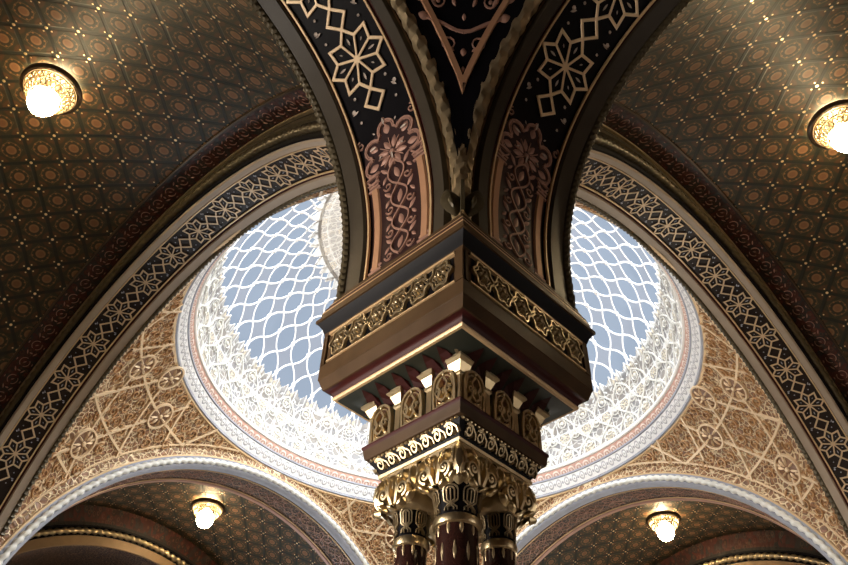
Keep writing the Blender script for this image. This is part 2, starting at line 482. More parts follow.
# ------------------------------------------------------------------ arches
class Frame:
    def __init__(s, c, a, b, R): s.c = Vector(c); s.a = Vector(a); s.b = Vector(b); s.R = R
    def P(s, u, t, h=0.0):          # u arc length from the springing, t across, h inward from the soffit
        if u < 0: return s.c+s.a*(s.R-h)+s.b*t+vec(0, 0, u)
        th = u/s.R
        if th > pi: return s.c-s.a*(s.R-h)+s.b*t-vec(0, 0, u-pi*s.R)
        return s.c+s.a*((s.R-h)*cos(th))+s.b*t+vec(0, 0, (s.R-h)*sin(th))
def sweep(F, prof, u0, u1, n, name, mats, parent, mi=None, uvs=1.0, angle=35):
    m = MB(); base = []
    for i in range(n+1):
        u = u0+(u1-u0)*i/n; base.append([m.add(F.P(u, t, h)) for t, h in prof])
    L = [0]
    for j in range(len(prof)-1): L.append(L[-1]+sqrt((prof[j+1][0]-prof[j][0])**2+(prof[j+1][1]-prof[j][1])**2))
    for i in range(n):
        ua = (u0+(u1-u0)*i/n)*uvs; ub = (u0+(u1-u0)*(i+1)/n)*uvs
        for j in range(len(prof)-1):
            m.face([base[i][j], base[i+1][j], base[i+1][j+1], base[i][j+1]], [(ua, L[j]*uvs), (ub, L[j]*uvs), (ub, L[j+1]*uvs), (ua, L[j+1]*uvs)], mi[j] if mi else 0)
    return m.build(name, mats, parent, angle)
def rope(F, t, h, r, u0, u1, name, mat, parent, pitch=.22, step=.05, lobes=3, amp=.22):
    m = MB(); n = int((u1-u0)/step); k = 12; rings = []
    for i in range(n+1):
        u = u0+(u1-u0)*i/n
        ring = []
        for j in range(k):
            a = 2*pi*j/k; rr = r*(1+amp*cos(lobes*a-2*pi*u/pitch)); ring.append(F.P(u, t+rr*cos(a), h+rr*sin(a)))
        rings.append(ring)
    m.loft(rings, True, True, True); return m.build(name, mat, parent, 60)
def leafrow(F, t, h, r, u0, u1, name, mat, parent, step=.16, spike=.05):
    # leaf-carved edge moulding: a tube broken into overlapping pointed leaves
    m = MB(); n = int((u1-u0)/step)*8; k = 10; rings = []
    for i in range(n+1):
        u = u0+(u1-u0)*i/n; ph = ((u-u0)/step) % 1.0; ring = []
        for j in range(k):
            a = 2*pi*j/k; rr = r*(.82+.3*(ph if j % 2 else 1-ph))+spike*(ph**2)*max(0, cos(a-R_(70)))
            ring.append(F.P(u, t+rr*cos(a), h+rr*sin(a)))
        rings.append(ring)
    m.loft(rings, True, True, True); return m.build(name, mat, parent, 25)

def star_net(F, u_list, half, dia, tc, r, w, m, h):
    """eight petalled gilt stars joined by diamonds"""
    for u in u_list:
        tip = [(u+r*cos(pi/4*k), tc+r*sin(pi/4*k)) for k in range(8)]
        val = [(u+r*.70*cos(pi/4*(k+.5)), tc+r*.70*sin(pi/4*(k+.5))) for k in range(8)]
        out = []
        for k in range(8): out += [tip[k], val[k]]
        m.strap(out, w, F.P, h, True)
        for k in range(8): m.strap([(u, tc), val[k]], w*.8, F.P, h)
        m.disc((u, tc), w*1.3, F.P, h*1.6, 10)
        for sg in (1,):
            c = u+r+dia*.5
            m.strap([(c-dia*.5, tc), (c, tc+dia*.5), (c+dia*.5, tc), (c, tc-dia*.5)], w, F.P, h, True)
def star_fill(u_list, r, dia, tc, half, F, m, h):
    """small pale leaves and dots between the straps"""
    for u in u_list:
        for k in range(8):
            a = pi/4*k; m.leaf((u+r*.58*cos(a), tc+r*.58*sin(a)), r*(.24 if k % 2 == 0 else .12), r*(.075 if k % 2 == 0 else .05), a, F.P, h, 5)
        c = u+r+dia*.5
        for sg in (1, -1):
            t = tc+sg*half*.72
            m.leaf((c, t), half*.22, half*.07, .5*sg+1.2, F.P, h, 5); m.disc((c+.03, t+.02*sg), half*.07, F.P, h, 6); m.disc((c-.11*r/.3, t-sg*.03), half*.045, F.P, h, 6); m.disc((c+.12*r/.3, t-sg*.06), half*.05, F.P, h, 6)

def aisle_arch(F, label):
    t = thing('aisle_arch', tuple(F.c+F.a*F.R+vec(0, 0, -.42)), label, 'arch', 'arches springing from the pillar')
    U0 = -.40; U1 = pi*AR*.98; n = 90
    # masonry: soffit between the edge bands and both faces
    sweep(F, [(-.66, -.12), (-.66, .0), (-.64, .03), (-.51, .03), (-.49, .0)], U0, U1, n, 'edge_band', 'grey_dark', t)
    sweep(F, [(.52, .0), (.54, .03), (.75, .03), (.77, .0), (.78, -.12)], U0, U1, n, 'edge_band', 'grey_dark', t)
    sweep(F, [(-.49, .0), (-.47, -.02), (-.44, -.02)], U0, U1, n, 'red_fillet', 'dark_red', t)
    sweep(F, [(.48, -.02), (.51, -.02), (.52, .0)], U0, U1, n, 'red_fillet', 'dark_red', t)
    sweep(F, [(-.44, -.02), (-.43, -.035), (.47, -.035), (.48, -.02)], U0, U1, n, 'soffit_panel', 'dark', t)
    for tt in (-.44, .48):
        m = MB(); m.strap([(U0, tt), (U1, tt)], .035, F.P, .012, maxlen=.12); m.build('gilt_line', 'gilt', t)
    # star strapwork
    per = 1.14; u0 = R_(40.4)*AR; us = [u0+per*k for k in range(0, 8)]
    m = MB(); star_net(F, us, .44, .30, .02, .42, .042, m, .0)
    m.strap([(u0-.42-.30, .02), (u0-.42-.15, .17), (u0-.42, .02), (u0-.42-.15, -.13)], .042, F.P, .0, True)
    m.build('star_strapwork', 'palegilt', t)
    m = MB(); star_fill([u0-per]+us, .42, .30, .02, .44, F, m, -.015); m.build('leaf_inlay', 'pale', t)
    # arabesque foot panel
    top = R_(25.5)*AR
    fn0 = lambda a, b, h: F.P(a, b, h-.034)
    m = MB(); m.grid(lambda x, y: fn0(U0+(top*.60+.28-U0)*x, -.42+.88*y, .002), 20, 2); m.poly([(top*.60+.28, -.42), (top-.15, -.38), (top-.02, -.15), (top+.04, .02), (top-.02, .2), (top-.15, .42), (top*.60+.28, .46)], fn0, .003)
    m.build('arabesque_ground', 'maroon', t)
    m = MB(); fn = lambda a, b, h: F.P(a, .02+(b-.02)*1.12, h*.5-.028)
    for sg in (1, -1):       # two little pilasters
        b = .02+sg*.31
        m.strap([(-.22, b), (top*.58, b)], .10, fn, .03)
    m.build('copper_pilaster', 'copper', t)
    m = MB()
    for sg in (1, -1):
        b = .02+sg*.31
        for k, wv in enumerate((.16, .13, .16)): m.strap([(top*.58+.045*k, b-wv/2), (top*.58+.045*k, b+wv/2)], .03, fn, .03)
        m.strap([(top*.58+.15, b-.08), (top*.58+.06, b), (top*.58+.15, b+.08)], .022, fn, .03)
        m.strap([(-.24, b-.08), (-.24, b+.08)], .035, fn, .03); m.strap(spiral((-.31, b), .06, .015, 0, 1.5), .02, fn, .03)
        m.leaf((-.17, b), .09, .16, 0, fn, .03)
    c = top-.36                                                 # rosette under the lobed head
    for k in range(8):
        a = pi/4*k+pi/8; m.leaf((c+.125*cos(a), .02+.125*sin(a)), .15, .07, a, fn, .03)
        m.strap([(c+.05*cos(a-.39), .02+.05*sin(a-.39)), (c+.19*cos(a-.39), .02+.19*sin(a-.39))], .014, fn, .02)
    m.disc((c, .02), .04, fn, .04)
    # lobed head outline (two concentric)
    lobes = [(-62, .30), (-20, .33), (20, .33), (62, .30)]
    for k, sc in enumerate((1.0, .80)):
        pth = [(top*.60+.14, .02-.40)]
        for i, (a, d) in enumerate(((-100, .34), (-50, .36), (0, .40), (50, .36), (100, .34))):
            cc = (c+d*.80*cos(R_(a)), .02+d*.80*sin(R_(a))); pth += arc(cc, .115*sc, a-105, a+105, 8)
        pth += [(top*.60+.14, .02+.40)]
        m.strap(pth, .026 if k == 0 else .018, fn, .03)
    for a, d in ((-50, .36), (0, .40), (50, .36), (-100, .34), (100, .34)):
        m.leaf((c+d*.80*cos(R_(a)), .02+d*.80*sin(R_(a))), .13, .09, R_(a), fn, .02)
    m.leaf((top+.07, .02), .12, .05, 0, fn, .02)
    for sg in (1, -1): m.strap(spiral((top-.02, .02+sg*.36), .06, .01, 0, 1.2*sg), .018, fn, .025)
    # climbing scroll between the pilasters
    u = -.20; i = 0
    while u < top*.62:
        s_ = 1 if i % 2 else -1
        m.strap([(u+.34*k/10, .02+s_*.11*sin(pi*k/10)) for k in range(11)], .024, fn, .03)
        m.strap([(u+.34*k/10, .02-s_*.11*sin(pi*k/10)) for k in range(11)], .024, fn, .03)
        m.leaf((u+.17, .02), .17, .07, .2*s_, fn, .025)
        for q in (1, -1):
            m.strap(spiral((u+.05, .02+q*.135), .055, .012, pi*.5*q, 1.1*q), .018, fn, .025); m.leaf((u+.28, .02+q*.15), .14, .05, .7*q, fn, .025)
            m.leaf((u+.16, .02+q*.17), .10, .04, -.6*q, fn, .02)
        u += .34; i += 1
    m.build('arabesque_relief', 'rose', t)
    # carved edges
    leafrow(F, .81, .01, .055, U0, U1, 'leaf_moulding', 'olive', t, step=.09, spike=.015)
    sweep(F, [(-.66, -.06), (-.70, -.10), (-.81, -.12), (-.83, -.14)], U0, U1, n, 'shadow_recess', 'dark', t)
    rope(F, -.775, -.06, .080, U0+.05, U1, 'rope_moulding', 'antique', t, pitch=.30, step=.025, lobes=5, amp=.16)
    # solid wall above the arch
    m = MB()
    for tt in (-.67, .775):
        m.grid(lambda a, b, tt=tt: F.P(pi*AR*a, tt, -.02) if b < .5 else vec(*(F.P(pi*AR*a, tt, 0).xy), 12.2), 40, 1)
    m.build('spandrel', 'wall', t)
    return t
FL = Frame((AX, 0, AZ), (1, 0, 0), (0, 1, 0), AR); FR = Frame((0, AX, AZ), (0, 1, 0), (1, 0, 0), AR)
aisle_arch(FL, 'dark arch with gilt eight-petalled stars rising from the left side of the pillar')
aisle_arch(FR, 'shadowed dim arch with gilt stars rising from the right side of the pillar')

def main_arch(F, label, far, place):
    Rr = F.R; th0 = math.acos((H-.84)/Rr); U0 = (th0 if not far else .12)*Rr; U1 = (pi-.12)*Rr; n = 120
    t = thing('dome_arch', tuple(F.P(0, 0)), label, 'arch', 'four arches under the dome')
    if not far:
        sweep(F, [(.43, -.5), (.43, .0), (.40, .03), (.23, .03), (.21, .0)], U0, U1, n, 'edge_band', 'grey', t)
    else:
        sweep(F, [(.41, -.30), (.41, .0), (.38, .02), (.30, .02), (.28, .0)], U0, U1, n, 'edge_band', 'blue', t)
    sweep(F, [(-.48, .0), (-.50, .03), (-.60, .03), (-.63, .0), (-.63, -.75)] , U0, U1, n, 'edge_band', 'grey' if not far else 'rose', t)
    t1 = .21 if not far else .28
    sweep(F, [(t1, .0), (t1-.02, -.02), (t1-.06, -.02)], U0, U1, n, 'red_fillet', 'dark_red', t)
    sweep(F, [(-.45, -.02), (-.47, -.02), (-.48, .0)], U0, U1, n, 'red_fillet', 'dark_red', t)
    t2 = t1-.06
    sweep(F, [(-.45, -.02), (-.44, -.03), (t2-.01, -.03), (t2, -.02)], U0, U1, n, 'soffit_panel', 'panel_brown' if not far else 'arab_soft', t)
    for tt in (-.46, t2):
        m = MB(); m.strap([(U0, tt), (U1, tt)], .030, F.P, .012, maxlen=.15); m.build('gilt_line', 'gilt', t)
    tc = (-.46+t2)/2
    if not far:
        per = .886; ctr = pi/2*Rr+.22; us = [ctr+per*k for k in range(-7, 8)]
        us = [u for u in us if U0+.4 < u < U1-.4]
        m = MB(); star_net(F, us, .29, .286, tc, .30, .034, m, .0); m.build('star_strapwork', 'tangilt', t)
        m = MB(); star_fill(us, .30, .286, tc, .29, F, m, -.012); m.build('leaf_inlay', 'blue', t)
        leafrow(F, .43, .0, .05, U0, U1, 'leaf_moulding', 'olive', t, step=.12, spike=.04)
    else:
        # blue and silver bead moulding on the dome side
        sweep(F, [(.41, .0), (.46, -.01), (.49, -.06), (.47, -.10), (.47, -.22), (.50, -.25), (.50, -.29), (.44, -.31), (.42, -.55)], U0, U1, n, 'blue_moulding', ['blue', 'gilt', 'pend'], t, mi=[0, 0, 0, 0, 0, 1, 1, 2], angle=50)
        rope(F, .50, -.13, .065, U0, U1, 'bead_moulding', 'bead', t, pitch=.20, lobes=1, amp=.30)
        m = MB()
        us = [U0+.45+.9*k for k in range(int((U1-U0-.6)/.9))]
        star_net(F, us, .29, .3, tc, .30, .022, m, .0); m.build('star_strapwork', 'rose', t)
    # face towards the barrel vault: dark hollow, rope and gilt strip, then the painted border
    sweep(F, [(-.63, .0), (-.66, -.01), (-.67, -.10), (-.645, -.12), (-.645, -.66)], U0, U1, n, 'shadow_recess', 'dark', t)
    rope(F, -.69, -.19, .075, U0, U1, 'rope_moulding', 'olive', t, pitch=.17, lobes=2, amp=.2)
    d = RB-Rr
    sweep(F, [(-.645, -.40), (-.70, -.42), (-.70, -.50), (-.65, -.52)], U0, U1, n, 'bronze_fillet', 'olive', t)
    if not far:
        sweep(F, [(-.64, -d+.06), (-.69, -d+.05), (-.70, -d+.01)], U0, U1, n, 'gilt_fillet', 'antique', t)
    # border on the vault surface
    m = MB()
    th = 52 if not far else 62
    m.grid(lambda u, v: place(.66+.5*v, H+(RB-.015)*sin(R_(-th+2*th*u)), ZA+(RB-.015)*cos(R_(-th+2*th*u))), 90, 2, lambda u, v: (R_(-th+2*th*u)*RB, v))
    o = m.build('floral_border', 'border', t)
    if not far:
        fn = lambda a, b, h: place(.66+b, H+(RB-.015-h)*sin(a/RB), ZA+(RB-.015-h)*cos(a/RB))
        m = MB(); a = -R_(50)*RB; k = 0
        while a < R_(50)*RB:
            m.strap(arc((a, .25), .10, 30, 190, 8), .016, fn, .012); m.strap(arc((a, .25), .10, 230, 350, 6), .016, fn, .012); m.leaf((a, .25), .09, .03, .8, fn, .012)
            m.leaf((a+.2, .17), .13, .035, .5, fn, .012); m.leaf((a+.2, .33), .13, .035, -.5, fn, .012); m.leaf((a+.2, .25), .09, .04, 1.57, fn, .012)
            m.leaf((a, .09), .08, .03, 0, fn, .01); m.leaf((a, .42), .08, .03, 0, fn, .01)
            a += .42
        m.build('border_relief', 'rose', o)
        m = MB(); m.strap([(-R_(th)*RB, .50), (R_(th)*RB, .50)], .05, fn, .03, maxlen=.15); m.build('border_fillet', 'iron', o)
    if not far:             # pier down to the pillar head
        base = F.c+F.a*H; m = MB()
        q = [base+F.a*x+F.b*y for x, y in ((-.84, -.60), (.55, -.60), (.55, .42), (-.84, .42))]
        m.loft([[p+vec(0, 0, .62) for p in q], [p+vec(0, 0, 3.6) for p in q]], True, True, True)
        m.build('pier', 'grey', t)
    return t
main_arch(Frame((0, H, ZA), (0, -1, 0), (1, 0, 0), RN), 'broad gilt-star arch over the left gallery, curving behind the pillar to the lower left', False, PL['left'])
main_arch(Frame((H, 0, ZA), (-1, 0, 0), (0, 1, 0), RN), 'broad gilt-star arch over the right gallery, curving behind the pillar to the lower right', False, PL['right'])
main_arch(Frame((H, S, ZA), (-1, 0, 0), (0, -1, 0), RF), 'far arch edged with blue and silver beads below the dome, left of the pillar shafts', True, PL['far_left'])
main_arch(Frame((S, H, ZA), (0, -1, 0), (-1, 0, 0), RF), 'far arch edged with blue and silver beads below the dome, right of the pillar shafts', True, PL['far_right'])

# inner arches at the ends of the two far vaults
def end_arch(F, label):
    t = thing('gallery_arch', tuple(F.P(0, 0)), label, 'arch', 'inner arches of the far vaults')
    U0, U1, n = .2, pi*F.R-.2, 80
    sweep(F, [(-2.0, .0), (.0, .0)], U0, U1, n, 'soffit_panel', 'arab_soft', t)
    sweep(F, [(.0, .0), (.04, -.02), (.04, -.28), (.0, -.30)], U0, U1, n, 'gilt_band', 'bronze_gilt', t)
    rope(F, .04, -.42, .08, U0, U1, 'bead_moulding', 'antique', t, pitch=.2, lobes=1, amp=.3)
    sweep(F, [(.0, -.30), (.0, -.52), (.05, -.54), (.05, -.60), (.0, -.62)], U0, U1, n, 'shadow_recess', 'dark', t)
    sweep(F, [(.0, -.62), (.0, -1.21)], U0, U1, n, 'floral_border', 'border', t)
    m = MB(); G = Frame(F.c-F.b*1.2-vec(0, 0, 1.2), F.a, F.b, 4.9)
    m2 = sweep(G, [(.0, .0), (.06, -.03), (.06, -.22), (.0, -.25)], U0, pi*4.9-.2, 60, 'inner_gilt_band', 'bronze_gilt', t)
end_arch(Frame((H, S+5.9, ZA), (-1, 0, 0), (0, -1, 0), 6.05), 'brown inner arch with gilt band at the end of the far left vault')
end_arch(Frame((S+5.9, H, ZA), (0, -1, 0), (-1, 0, 0), 6.05), 'brown inner arch with gilt band at the end of the far right vault')

# ------------------------------------------------------------------ dome pendentives
E_ = .41; RS = sqrt(6.6**2+(H-E_)**2); ELT = math.asin((11.62-ZA)/RS)
def pend(az0, label, ext=()):
    def pt(az, el, h=0.0):
        r = RS-h; return (H+r*cos(el)*cos(az), H+r*cos(el)*sin(az), ZA+r*sin(el))
    def elmin(az):
        m_ = max(abs(cos(az)), abs(sin(az))); return min(ELT-.004, math.acos(min(1, (H-E_)/RS/m_)))
    loc = pt(az0, R_(17))
    t = thing('pendentive', loc, label, 'pendentive', 'gilded pendentives under the dome')
    m = MB()
    m.grid(lambda u, v: pt(az0+R_(-45+90*u), elmin(az0+R_(-45+90*u))*(1-v)+ELT*v), 60, 24,
           lambda u, v: (R_(-45+90*u)*7.0, (elmin(az0+R_(-45+90*u))*(1-v)+ELT*v)*RS))
    m.build('arabesque_ground', 'pend', t)
    elc = R_(38.0); d = R_(3.75)
    cc = cos(elc)
    def fn(a, b, h): return pt(az0+a/RS/cc, elc+b/RS, h)
    def inside(a, b):
        az = az0+a/RS/cc; el = elc+b/RS; return elmin(az)+.006 < el < ELT-.004 and abs(az-az0) < R_(45)
    D = d*RS
    def clip(p, q, w, m, h):
        N = 60; run = []
        for i in range(N+1):
            x = (p[0]+(q[0]-p[0])*i/N, p[1]+(q[1]-p[1])*i/N)
            if inside(*x): run.append(x)
            else:
                if len(run) > 1: m.strap(run, w, fn, h, maxlen=.3)
                run = []
        if len(run) > 1: m.strap(run, w, fn, h, maxlen=.3)
    m = MB()
    meds = [(2*D*cos(R_(30+60*k)), 2*D*sin(R_(30+60*k))) for k in range(6)]
    for ang in (0, 60, 120):
        ca, sa = cos(R_(ang)), sin(R_(ang))
        for off in (-5, -3, -1, 1, 3):
            clip((off*D*-sa-9*ca, off*D*ca-9*sa), (off*D*-sa+9*ca, off*D*ca+9*sa), .075, m, .04)
    # border following the edges
    for sg in (1, -1):
        run = []
        for k in range(60):
            az = az0+sg*R_(44.0*k/59); e = elmin(az)+.016
            if e < ELT-.012: run.append(((az-az0)*RS*cc, (e-elc)*RS))
        m.strap(run, .05, fn, .03)
    m.build('gilt_strapwork', 'palegilt', t)
    for c in meds:
        if not all(inside(*q) for q in circ(c, .25, 12)): continue
        rr = .33; m = MB(); m.disc(c, rr, fn, .05, 18); md = m.build('medallion', 'medground', t)
        m = MB(); m.strap(circ(c, rr, 20), .06, fn, .06, True)
        for k in range(8):
            a = pi/4*k; m.leaf((c[0]+.17*cos(a), c[1]+.17*sin(a)), .26, .07, a, fn, .095)
        m.disc(c, .07, fn, .11, 10); m.build('sunburst_flower', 'palegilt', md)
    # scrolls in the fields
    m = MB(); rnd = random.Random(3)
    for i in range(-16, 17):
        for j in range(-12, 9):
            a = i*.36+(j % 2)*.18; b = j*.31
            if inside(a-.1, b) and inside(a+.1, b) and inside(a, b+.1) and inside(a, b-.1) and min((a-c[0])**2+(b-c[1])**2 for c in meds) > .17:
                an = rnd.random()*6.28; q = rnd.choice((1, -1))
                m.strap(spiral((a, b), .15, .02, an, 1.3*q, 14), .032, fn, .04)
                m.leaf((a+.13*cos(an+2), b+.13*sin(an+2)), .15, .05, an+1.0, fn, .03, 5)
    m.build('scroll_relief', 'scroll', t)
    return t
pend(R_(135), 'gilded arabesque pendentive left of the dome, between the star arch and the beaded arch')
pend(R_(-45), 'gilded arabesque pendentive right of the dome, between the star arch and the beaded arch')
pend(R_(45), 'gilded arabesque pendentive behind the pillar shafts, below the middle of the dome ring')
hp = pend(R_(225), 'gilded pendentive above the pillar')     # wholly behind the pillar's arches: part of the shell
hp.name = 'wall_pendentive'; hp['kind'] = 'structure'
for k_ in ('category', 'group'): del hp[k_]

# ------------------------------------------------------------------ dome
DA, DZ, DB = 5.80, 12.22, 5.15
dome = thing('dome', (H, H, 11.55), 'bright white dome with blue glass and white lattice behind the pillar', 'dome')
def dpt(az, ph, h=0.0): return (H+(DA-h)*cos(ph)*cos(az), H+(DA-h)*cos(ph)*sin(az), DZ+(DB-h)*sin(ph))
def ringband(name, mat, pts, rep, parent=dome):
    m = MB(); n = 144; L = [0]
    for i in range(len(pts)-1): L.append(L[-1]+sqrt((pts[i+1][0]-pts[i][0])**2+(pts[i+1][1]-pts[i][1])**2))
    for i in range(len(pts)-1):
        m.grid(lambda u, v, i=i: (H+(pts[i][0]+(pts[i+1][0]-pts[i][0])*v)*cos(2*pi*u), H+(pts[i][0]+(pts[i+1][0]-pts[i][0])*v)*sin(2*pi*u), pts[i][1]+(pts[i+1][1]-pts[i][1])*v), n, 1,
               lambda u, v, i=i: (u*rep, (L[i]+(L[i+1]-L[i])*v)/L[-1]))
    return m.build(name, mat, parent, 40)
ringband('gilt_edge', 'gilt', [(6.20, 11.52), (6.13, 11.53), (6.12, 11.57), (6.16, 11.60)], 1)
ringband('blue_fillet', 'blue', [(6.14, 11.57), (6.08, 11.58), (6.07, 11.63), (6.10, 11.65)], 1)
ringband('ornament_band', 'ringwhite', [(6.08, 11.64), (5.98, 11.78), (5.93, 11.92)], 150)
ringband('blue_fillet', 'blue', [(5.95, 11.91), (5.90, 11.92), (5.89, 11.96), (5.93, 11.98)], 1)
ringband('pink_band', 'ringpink', [(5.91, 11.96), (5.85, 12.04), (5.83, 12.14)], 150)
ringband('white_fillet', 'white', [(5.85, 12.13), (5.79, 12.14), (5.77, 12.18), (5.78, 12.22), (5.80, 12.25)], 1)
# stucco zone
P1, P2 = R_(16.2), R_(53.5)
m = MB(); NL = 96
m.grid(lambda u, v: dpt(2*pi*u, P1*v, 0), 144, 8, lambda u, v: (u*NL*.5, v*2.5))
lace = m.build('stucco_frieze', 'lace', dome)
m = MB(); h = .03
for k in range(NL):                       # crest of pointed palmettes against the glass
    a0 = 2*pi*k/NL; a1 = 2*pi*(k+1)/NL; am = (a0+a1)/2; e = R_(2.6)
    prof = [(0, .0), (.12, .35), (.22, .25), (.30, .62), (.40, .60), (.5, 1.0), (.60, .60), (.70, .62), (.78, .25), (.88, .35), (1, .0)]
    lo = [m.add(dpt(a0+(a1-a0)*p[0], P1-.03, .002)) for p in prof]; hi = [m.add(dpt(a0+(a1-a0)*p[0], P1+e*p[1], h)) for p in prof]
    hb = [m.add(dpt(a0+(a1-a0)*p[0], P1+e*p[1], -.02)) for p in prof]
    for i in range(len(prof)-1):
        m.face([lo[i], lo[i+1], hi[i+1], hi[i]], [(k*.5+prof[j][0]*.5, prof[j2][1]*.3*q) for j, j2, q in ((i, i, 0), (i+1, i+1, 0), (i+1, i+1, 1), (i, i, 1))])
        m.face([hi[i], hi[i+1], hb[i+1], hb[i]])
m.build('palmette_crest', 'crest', lace)
# raised white ornament on the frieze
m = MB(); fz = lambda a, b, h: dpt(a/5.7, b/5.3, h)
for k in range(48):
    a = 2*pi*5.7*(k+.5)/48; wv = 2*pi*5.7/48
    for q in (1, -1):
        m.strap([(a+q*wv*.5*cos(pi*j/10*1.5), .02+1.40*j/10) for j in range(11)], .05, fz, .03)
    for b in (.30, .75, 1.20): m.strap(circ((a+(wv*.5 if b == .75 else 0), b), .13, 10), .03, fz, .025, True); m.disc((a+(wv*.5 if b == .75 else 0), b), .06, fz, .04, 8)
m.build('ogee_relief', 'stucco', lace)
# glass and lattice
NM = 48; LV = [R_(x) for x in (8.5, 19.6, 30.1, 39.4, 46.9, 53.6, 60.0)]     # level b = -2 .. 4
def lev(b):
    x = b+2; i = max(0, min(len(LV)-2, int(math.floor(x)))); return LV[i]+(LV[i+1]-LV[i])*(x-i)
B0, B1 = -1.42, 3.02
m = MB(); m.grid(lambda u, v: dpt(2*pi*u, lev(B0+(B1-B0)*v), -.04), 192, 36, lambda u, v: (u*NM+(B0+(B1-B0)*v)+.5, u*NM-(B0+(B1-B0)*v)+.5))
glass = m.build('skylight_glass', 'glass', dome); m = MB()
def lf(a, b, h): return dpt(2*pi*a/NM, lev(b), h)
def lattice(m):
    def add(path):
        rows = []
        for i, (a, b) in enumerate(path):
            a2, b2 = path[min(i+1, len(path)-1)]; a1, b1 = path[max(i-1, 0)]
            p0 = Vector(lf(a1, b1, .0)); p1 = Vector(lf(a2, b2, .0)); tg = (p1-p0).normalized(); c = Vector(lf(a, b, .0))
            nn = (Vector((H, H, DZ))-c).normalized(); sd = tg.cross(nn).normalized()*.024
            rows.append([c-sd, c-sd*.8+nn*.012, c+sd*.8+nn*.012, c+sd])
        m.loft(rows, False)
    A = .095; N = 64
    for k in range(NM):
        sg = 1 if k % 2 == 0 else -1; p = []; q = []
        for x in range(N+1):
            b = B0+(B1-B0)*x/N
            t = k-2*b; ss = k-A*sg*sin(pi*t); p.append(((ss+t-1)/2, (ss-t)/2))
            ss = k+2*b; t = k-A*sg*sin(pi*ss); q.append(((ss+t-1)/2, (ss-t)/2))
        add(p); add(q)
    for k in range(NM):
        for b in (-1, 0, 1, 2):
            c = Vector(lf(k+.5, b, 0)); nn = (Vector((H, H, DZ))-c).normalized(); e1 = nn.cross(vec(0, 0, 1)).normalized(); e2 = nn.cross(e1)
            m.disc((0, 0), .07, lambda a, b_, h: c+e1*a+e2*b_+nn*h, .022, 10)
lattice(m); m.build('white_lattice', 'lattice', dome)
# central medallion
m = MB(); m.grid(lambda u, v: dpt(2*pi*u, P2+(pi/2-P2)*v*.999, .01), 96, 8, lambda u, v: (u*NL*.375, v*6))
med = m.build('stucco_medallion', 'medal', dome)
m = MB(); N2 = 64
for k in range(N2):
    a0 = 2*pi*k/N2; e = R_(-3.0); prof = [(0, 0), (.15, .4), (.28, .5), (.5, 1.0), (.72, .5), (.85, .4), (1, 0)]
    lo = [m.add(dpt(a0+2*pi/N2*p[0], P2+.02, .012)) for p in prof]; hi = [m.add(dpt(a0+2*pi/N2*p[0], P2+e*p[1], .03)) for p in prof]
    hb = [m.add(dpt(a0+2*pi/N2*p[0], P2+e*p[1], -.02)) for p in prof]
    for i in range(len(prof)-1): m.face([lo[i], lo[i+1], hi[i+1], hi[i]], [(k*.5, 0)]*4); m.face([hi[i], hi[i+1], hb[i+1], hb[i]])
m.build('palmette_crest', 'crest', med)

